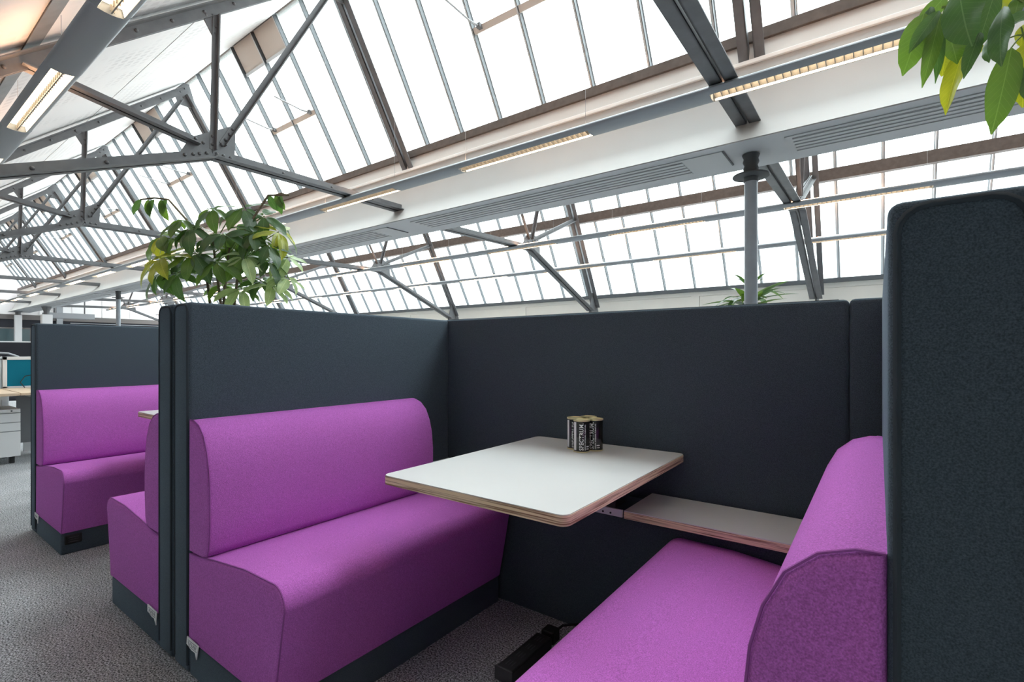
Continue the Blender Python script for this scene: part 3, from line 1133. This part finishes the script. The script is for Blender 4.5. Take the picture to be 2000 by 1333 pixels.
# cluster hubs, in the plant's own space: across (camera right), towards camera, height
rt = Vector((math.cos(R(36.42)), math.sin(R(36.42)), 0))
bk_ = Vector((-math.sin(R(36.42)), math.cos(R(36.42)), 0))
hubs = [(-.56, 0, 2.22, 6, .27, 'l'), (-.44, -.18, 1.98, 7, .31, 'l'), (-.60, .1, 2.02, 5, .25, 'm'), (-.30, -.1, 2.34, 6, .25, 'm'), (-.05, -.05, 2.46, 6, .27, 'd'),
        (.20, .0, 2.48, 6, .28, 'm'), (.38, .05, 2.42, 6, .27, 'd'), (.54, .0, 2.26, 7, .26, 'l'), (.12, -.18, 2.20, 7, .28, 'd'), (-.14, -.2, 2.02, 7, .30, 'd'),
        (.08, -.22, 1.94, 6, .29, 'd'), (.30, -.15, 2.00, 7, .27, 'p'), (.46, -.05, 1.98, 6, .26, 'd'), (.58, .1, 2.04, 6, .25, 'p'), (-.30, .15, 2.06, 6, .26, 'd'),
        (.02, .15, 2.12, 6, .27, 'd'), (.26, .18, 2.14, 6, .27, 'd'), (.20, -.02, 1.72, 6, .25, 'p'), (.46, .02, 1.76, 6, .26, 'p'), (-.04, .1, 1.78, 5, .22, 'm'),
        (-.40, -.05, 2.20, 6, .28, 'l'), (-.18, -.15, 2.26, 6, .26, 'd'), (.36, -.12, 2.22, 7, .27, 'd'), (-.50, -.1, 1.86, 6, .27, 'm'), (-.26, -.22, 1.84, 6, .28, 'd'),
        (.24, .1, 2.32, 6, .25, 'd'), (-.08, .2, 2.28, 6, .26, 'm'), (.50, -.1, 2.12, 6, .25, 'm'), (.60, .05, 1.84, 6, .24, 'p'), (.32, .1, 1.82, 6, .24, 'd')]
MSET = {'l': ['leaf_backlit', 'leaf_backlit', 'leaf_mid'], 'm': ['leaf_mid', 'leaf_mid', 'leaf_dark'], 'd': ['leaf_dark', 'leaf_dark', 'leaf_mid'], 'p': ['leaf_pale', 'leaf_pale', 'leaf_mid']}
for (a, b, z, n, s, k) in hubs:
    hub = rt * a + bk_ * b + Vector((0, 0, z))
    axis = rt * a * .8 + bk_ * (b - .45) + Vector((0, 0, .75 + rnd.uniform(-.2, .2)))
    umbrella(pl, hub, axis, n, s, rnd, MSET[k])
    src = min(stems, key=lambda q: (Vector(q[1]) - hub).length)[1]
    s0 = Vector(src) * .75 + Vector((0, 0, .25 * z - .12))
    mid = (s0 + hub) / 2 + Vector((0, 0, .06))
    obj('petiole', MB().tube([s0, mid, hub], .005, 5), 'green_stem', pl, smooth=60)
# loose leggy shoots on top
for (a, z0, a1, z1) in ((-.42, 2.34, -.62, 2.58), (.44, 2.46, .56, 2.62)):
    p0 = rt * (a * .4) + Vector((0, 0, 2.2))
    p1 = rt * a + Vector((0, 0, z0 + .14))
    p2 = rt * a1 + Vector((0, 0, z1 - .02))
    w_ = .13 if a < 0 else .07
    obj('petiole', MB().tube([p0, p1, p2 + rt * w_, p2 + Vector((0, 0, .015)), p2 - rt * w_], [.010, .010, .009, .009, .007], 6), 'bark', pl, smooth=60)
    for j in range(5 if a < 0 else 3):
        o = link('leaf', pick('leaf_mid' if j % 2 else 'leaf_dark', rnd), None, pl)
        d = rt * rnd.uniform(-.7, .9) + Vector((0, 0, rnd.uniform(-1.1, -.2)))
        frame_leaf(o, p2 + rt * (.06 * (j - 2)), d, -bk_ + Vector((0, 0, .3)), rnd.uniform(.16, .22))

# umbrella plant whose leaves hang in at the top
PX2, PY2 = .62, 2.80
p2_ = thing('umbrella_plant', 'big glossy umbrella plant leaves drooping over the end of the bulkhead', 'plant', (PX2, PY2, 0), 'umbrella plants')
pot(p2_, .21, .45)
obj('stem', MB().tube([(0, 0, .38), (.02, .02, 1.1), (-.01, 0, 1.8), (.0, -.02, 2.45)], [.02, .018, .015, .01], 7), 'bark', p2_, smooth=60)
obj('stem', MB().tube([(.05, .03, .38), (.08, .05, 1.2), (.06, .03, 2.0), (.02, .0, 2.75)], [.018, .016, .013, .009], 7), 'bark', p2_, smooth=60)
# leaf base, leaf tip (from the pot centre), width, material, fold
LV = [
    ((-0.426, -0.18, 2.511), (-0.519, -0.24, 2.368), 0.058, 'leaf_dark', 1),
    ((-0.467, -0.08, 2.573), (-0.528, -0.14, 2.331), 0.11, 'leaf_mid', 0),
    ((-0.415, -0.1, 2.541), (-0.47, -0.16, 2.256), 0.06, 'leaf_mid', 1),
    ((-0.37, -0.22, 2.553), (-0.362, -0.28, 2.31), 0.146, 'leaf_dark', 0),
    ((-0.416, -0.05, 2.565), (-0.416, -0.11, 2.28), 0.043, 'leaf_dark', 1),
    ((-0.393, -0.02, 2.517), (-0.358, -0.08, 2.345), 0.088, 'leaf_mid', 0),
    ((-0.376, 0.06, 2.483), (-0.406, 0.0, 2.341), 0.088, 'leaf_backlit', 0),
    ((-0.301, -0.14, 2.398), (-0.355, -0.2, 2.229), 0.053, 'leaf_dark', 1),
    ((-0.327, 0.0, 2.43), (-0.414, -0.06, 2.162), 0.077, 'leaf_backlit', 1),
    ((-0.243, -0.2, 2.441), (-0.28, -0.26, 2.216), 0.087, 'leaf_dark', 0),
    ((-0.253, -0.1, 2.56), (-0.307, -0.16, 2.343), 0.076, 'leaf_dark', 0),
    ((-0.216, -0.16, 2.296), (-0.268, -0.22, 1.989), 0.099, 'leaf_mid', 0),
    ((-0.166, -0.08, 2.336), (-0.18, -0.14, 2.093), 0.112, 'leaf_backlit', 0),
    ((-0.188, 0.04, 2.463), (-0.245, -0.02, 2.349), 0.051, 'leaf_dark', 1),
    ((-0.152, -0.1, 2.439), (-0.231, -0.16, 2.391), 0.055, 'leaf_dark', 1),
    ((-0.177, 0.06, 2.603), (-0.203, 0.0, 2.506), 0.075, 'leaf_backlit', 0),
    ((-0.281, 0.08, 2.568), (-0.315, 0.02, 2.465), 0.062, 'leaf_backlit', 0),
    ((-0.142, 0.1, 2.492), (-0.16, 0.04, 2.393), 0.044, 'leaf_backlit', 0),
    ((-0.255, 0.08, 2.657), (-0.285, 0.02, 2.568), 0.074, 'leaf_backlit', 0),
    ((-0.392, 0.0, 2.66), (-0.483, -0.06, 2.54), 0.07, 'leaf_mid', 0),
    ((-0.276, 0.1, 2.466), (-0.301, 0.04, 2.391), 0.046, 'leaf_backlit', 0),
    ((-0.159, -0.14, 2.238), (-0.186, -0.2, 2.085), 0.058, 'leaf_dark', 0),
    ((-0.443, -0.04, 2.613), (-0.478, -0.1, 2.432), 0.062, 'leaf_dark', 0),
    ((-0.31, 0.04, 2.516), (-0.373, -0.02, 2.387), 0.061, 'leaf_dark', 1),
    ((-0.252, 0.0, 2.438), (-0.279, -0.06, 2.318), 0.051, 'leaf_dark', 0),
    ((-0.165, 0.0, 2.572), (-0.196, -0.06, 2.466), 0.058, 'leaf_mid', 0),
    ((-0.328, 0.02, 2.654), (-0.395, -0.04, 2.548), 0.069, 'leaf_dark', 0),
    ((-0.203, 0.08, 2.474), (-0.23, 0.02, 2.356), 0.048, 'leaf_mid', 1),
]
rnd2 = random.Random(5)
for (b, tp, W, mn, kind) in LV:
    P0, P1 = Vector(b), Vector(tp)
    me = leaf_mesh('leaf', (P1 - P0).length / .93, W, .22 if kind == 0 else .5, .28, .20)
    me.materials.append(MATS[mn])
    o = link('leaf', me, None, p2_)
    nrm = Vector((-.22, -.88, -.42)) + Vector((rnd2.uniform(-.5, .5), rnd2.uniform(-.5, .5), .35))
    frame_leaf(o, P0, (P1 - P0), nrm, 1.0)
HUBS = [(-0.41, -0.06, 2.584), (-0.292, -0.04, 2.595), (-0.172, -0.08, 2.369), (-0.199, 0.0, 2.468)]
for hb in HUBS:
    H_ = Vector(hb)
    obj('petiole', MB().tube([(.0, -.02, 2.30), (H_ + Vector((0, 0, 2.45))) / 2 + Vector((0, 0, .06)), H_], .005, 5), 'green_stem', p2_, smooth=60)
hub2 = Vector(HUBS[2])
for q in [(-0.211, -0.1, 2.363), (-0.208, -0.1, 2.322), (-0.181, -0.1, 2.393), (-0.169, -0.1, 2.323)]:
    q = Vector(q)
    obj('petiole', MB().tube([hub2, (hub2 + q) / 2 + Vector((0, 0, .004)), q], .003, 5), 'green_stem', p2_)
for (hx, hy, hz) in ((.25, .1, 2.75), (.1, .3, 2.6), (.35, -.1, 2.5), (.0, .1, 2.9)):
    umbrella(p2_, (hx, hy, hz), (hx, hy, .5), 7, .30, rnd2, MSET['m'])
    obj('petiole', MB().tube([(.03, .0, 2.4), (hx * .6, hy * .6, hz - .02), (hx, hy, hz)], .005, 5), 'green_stem', p2_)

# dracaena behind the back screen
rnd3 = random.Random(3)
dr = thing('dracaena_plant', 'low spiky dracaena with yellow-edged leaves around the round column foot', 'plant', (-1.03, 5.36, 0))
pot(dr, .19, .40)
obj('stem', MB().tube([(0, 0, .33), (.02, -.01, .9), (0, .0, 1.70)], [.022, .02, .016], 7), 'bark', dr, smooth=60)
blade = []
for mn in ('leaf_dark', 'leaf_dark', 'leaf_mid'):
    for dp in (.25, .7, 1.0):
        me = leaf_mesh('leaf', 1.0, .17, .30, dp, .05)
        me.materials.append(MATS[mn])
        blade.append(me)
for i in range(44):
    a = i * 2.39996
    el = rnd3.uniform(-.15, .60) if i < 38 else 1.5
    o = link('leaf', rnd3.choice(blade), None, dr)
    d = Vector((math.cos(a), math.sin(a), el))
    z = 1.56 + .17 * (i / 44) + (.05 if el > 1 else 0)
    frame_leaf(o, Vector((math.cos(a) * .02, math.sin(a) * .02, z)), d, Vector((0, 0, 1)) - d * .3 + Vector((0.01, 0, 0)), rnd3.uniform(.34, .48) if el < 1 else .26)

# ------------------------------------------------------------------ desks beyond the booths
def desk(label, y0, y1):
    t = thing('office_desk', label, 'desk', (-7.35, (y0 + y1) / 2, 0), 'oak-topped desks')
    h = (y1 - y0) / 2 - .004
    obj('desktop', MB().box(-.50, .50, -h, h, .705, .732), 'oak', t, bevel=.003)
    fr = obj('frame_rail', MB().box(-.05, .40, -h + .12, h - .08, .665, .705), 'office_white', t)
    for yy in (-h + .48, h - .48):
        obj('leg', MB().box(-.06, .06, yy - .035, yy + .035, .04, .67), 'office_white', t, bevel=.004)
        obj('foot', MB().box(-.36, .36, yy - .035, yy + .035, 0, .04), 'office_white', t, bevel=.006)
    obj('cable_tray', MB().box(-.30, -.12, -h + .25, h - .25, .56, .66), 'office_grey', t)
    obj('modesty_panel', MB().box(-.40, -.385, -h + .1, h - .1, .12, .66), 'office_grey', t)
    obj('cable_port', MB().box(.22, .34, -.28, -.16, .655, .704), 'black_plastic', t)
    return t


desk('oak-topped white desk above the drawer pedestal', -.55, 1.075)
desk('oak-topped white desk disappearing behind the further booth', 1.078, 2.70)

t = thing('drawer_pedestal', 'white three-drawer mobile pedestal under the oak desk', 'drawers', (-7.36, .88, 0))
obj('body', MB().box(-.27, .25, -.21, .235, .075, .555), 'office_white', t, bevel=.004)
obj('top_strip', MB().box(.2505, .262, -.21, .235, .520, .556), 'office_white', t, bevel=.002)
for z0, z1 in ((.425, .515), (.335, .42), (.075, .33)):
    d = obj('drawer', MB().box(.2505, .268, -.21, .235, z0, z1), 'office_white', t, bevel=.002)
    obj('pull', MB().box(.262, .2685, -.21, .235, z1 - .003, z1 + .003), 'office_grey', d)
lk = obj('lock', MB().lathe([(.008, 0), (.007, .004)], seg=10), 'mid_plastic', t, loc=(.262, .17, .538))
lk.rotation_euler = (0, R(90), 0)
for xx in (-.2, .2):
    for yy in (-.16, .18):
        obj('castor', MB().box(xx - .03, xx + .03, yy - .02, yy + .02, 0, .075), 'black_plastic', t, bevel=.008)

t = thing('desk_screen', 'teal fabric desk screen in a white frame above the oak desk', 'desk screen', (-7.90, 1.895, 0))
obj('fabric', MB().box(-.012, .012, -.765, .77, .75, 1.05), 'teal_fabric', t)
for nm, bx in (('frame_top', (-.02, .02, -.80, .80, 1.05, 1.085)), ('frame_bottom', (-.02, .02, -.80, .80, .70, .75)), ('frame_side', (-.02, .02, -.80, -.765, .70, 1.085)), ('frame_side', (-.02, .02, .77, .80, .70, 1.085))):
    obj(nm, MB().box(*bx), 'office_white', t, bevel=.002)
for yy in (-.6, .6):
    obj('post', MB().box(-.02, .02, yy - .03, yy + .03, 0, .70), 'office_white', t)

t = thing('tambour_cabinet', 'white ribbed tambour cabinet behind the oak desk', 'cabinet', (-8.35, .40, 0))
obj('carcass', MB().box(-.25, .22, -.70, .78, 0, 1.06), 'office_white', t, bevel=.004)
obj('top', MB().box(-.26, .25, -.71, .79, 1.06, 1.08), 'office_white', t)
for i in range(34):
    yy = -.68 + i * .0425
    obj('slat', MB().box(.22, .232, yy, yy + .036, .06, 1.05), 'office_white', t)

# cables and keyboard corner by the teal screen
t = thing('desk_cable', 'thin black cable looping down the teal screen onto the desk', 'cable', (-7.80, 1.24, .732))
obj('loop', MB().tube([(0, .02, .004), (-.04, -.01, .06), (-.05, .03, .13), (-.04, .12, .15), (-.02, .2, .19)], .005, 6), 'black_plastic', t, smooth=60)
t = thing('laptop_stand', 'small wire stand at the edge of the oak desk', 'stand', (-7.55, 1.42, .732))
for i in range(3):
    obj('wire_rail', MB().tube([(-.10, -.07 + i * .03, .006), (.12, -.10 + i * .03, .006), (.14, -.08 + i * .03, .05)], .005, 6), 'aluminium', t)
obj('back_rest', MB().box(-.12, -.10, -.10, .10, 0, .12), 'aluminium', t)

# further workstations: dark screens, chair, end panel
def partition_screen(label, x, y0, y1, z0, z1, m):
    t = thing('desk_divider', label, 'desk divider', (x, (y0 + y1) / 2, 0), 'dark desk dividers')
    h = (y1 - y0) / 2
    obj('panel', MB().box(-.02, .02, -h, h, z0, z1), m, t, bevel=.004)
    obj('top_trim', MB().box(-.024, .024, -h, h, z1, z1 + .02), 'office_white' if m == 'dark_navy' else m, t)
    for yy in (-h + .1, h - .1):
        obj('foot', MB().box(-.02, .02, yy - .03, yy + .03, 0, z0), 'office_grey', t)
    return t


partition_screen('long dark navy desk divider with a pale top edge, beyond the teal screen', -11.2, .3, 2.28, .72, 1.29, 'dark_navy')
partition_screen('brown fabric divider panel standing beyond the teal screen', -10.4, 1.98, 3.3, .60, 1.40, 'brown_screen')
sl = thing('wall_strip', 'short white strip fixed to the brown divider', 'strip', (-10.37, 2.28, 1.32))
obj('strip', MB().box(0, .01, -.13, .13, 0, .025), 'office_white', sl)

t = thing('office_chair', 'dark mesh office chair with arched grey back rim beyond the cabinet', 'chair', (-10.3, 1.35, 0))
obj('seat', MB().box(-.24, .24, -.24, .24, .43, .50), 'dark_navy', t, bevel=.03, bseg=3)
obj('backrest', MB().prism([(-.22, .56), (.22, .56), (.24, 1.02), (.16, 1.10), (-.16, 1.10), (-.24, 1.02)], 'x', .24, .27), 'dark_navy', t, bevel=.008)
obj('back_rim', MB().tube([(.27, -.24, .98), (.27, -.20, 1.07), (.27, -.1, 1.115), (.27, 0, 1.125), (.27, .1, 1.115), (.27, .20, 1.07), (.27, .24, .98)], .014, 8), 'office_grey', t, smooth=60)
obj('gas_stem', MB().lathe([(.03, .08), (.025, .43)], seg=12), 'mid_plastic', t)
for i in range(5):
    a = i * 2 * math.pi / 5
    obj('leg', MB().tube([(0, 0, .10), (.28 * math.cos(a), .28 * math.sin(a), .06)], [.025, .015], 6), 'mid_plastic', t)
    obj('castor', MB().lathe([(.02, 0), (.028, .03), (.02, .06)], c=(.28 * math.cos(a), .28 * math.sin(a), 0), seg=10), 'black_plastic', t)

# ------------------------------------------------------------------ far gable end
wl = obj('wall_left', MB().prism([(YN, 0), (YF, 0), (YF, 2.45), (8.9, 6.1), (5.3, 3.8), (3.7, 6.1), (YN, 2.2)], 'x', XA - .15, XA), 'gable_white')
struct(wl, 'white boarded gable at the far end of the hall')
ys = [5.5 + i * 1.15 for i in range(5)]
for i in range(4):
    obj('gable_board', MB().box(XA, XA + .03, ys[i] + .03, ys[i + 1] - .01, 2.82, 3.65 + .28 * i if i < 3 else 4.0), 'gable_white', wl)
obj('gable_post', MB().box(XA, XA + .16, 6.1, 6.32, 0, 4.3), 'office_grey', wl)
obj('fascia', MB().box(XA, XA + .10, YN, 10.3, 2.58, 2.80), 'fascia_brown', wl)
obj('dark_band', MB().box(XA, XA + .05, YN, 10.3, 2.22, 2.58), 'dark_navy', wl)
for i in range(9):
    y0 = YN + .3 + i * 1.2
    f = obj('window_frame', MB().box(XA, XA + .06, y0, y0 + 1.1, 1.10, 2.20), 'fascia_brown', wl)
    obj('pane', MB().box(XA + .06, XA + .07, y0 + .05, y0 + .52, 1.16, 2.15), 'window_dark', f)
    obj('pane', MB().box(XA + .06, XA + .07, y0 + .58, y0 + 1.05, 1.16, 2.15), 'window_dark', f)
for j in range(3):
    obj('louvre_strip', MB().box(XA + .05, XA + .12, 6.6, 10.2, 2.30 + j * .09, 2.33 + j * .09), 'office_grey', wl)
cz = [(-25.93, 4.80, .30, 2.74, 'wide white boxed column below the far bulkhead'), (-29.9, 4.62, .22, 2.88, 'narrow white boxed column by the far windows')]
for x, y, w, h, lb in cz:
    t = thing('boxed_column', lb, 'column', (x, y, 0), 'white boxed columns')
    obj('casing', MB().box(-w / 2, w / 2, -w / 2, w / 2, .1, h - .17), 'office_white', t, bevel=.01)
    obj('skirting', MB().box(-w / 2 - .01, w / 2 + .01, -w / 2 - .01, w / 2 + .01, 0, .1), 'office_grey', t)
    obj('cap', MB().lathe([(.09, h - .17), (.09, h - .05), (.16, h + .14 if h < 2.8 else h)], seg=12), 'steel_grey', t)
t = thing('ceiling_duct', 'grey duct box hanging before the far gable', 'duct', (-28.0, 6.2, 2.55))
obj('duct_box', MB().box(-.3, .3, -1.1, .5, 0, .22), 'office_grey', t, bevel=.01)
obj('hanger', MB().box(-.02, .02, -.8, -.76, .22, .9), 'steel_grey', t)
obj('hanger', MB().box(-.02, .02, .2, .24, .22, .9), 'steel_grey', t)
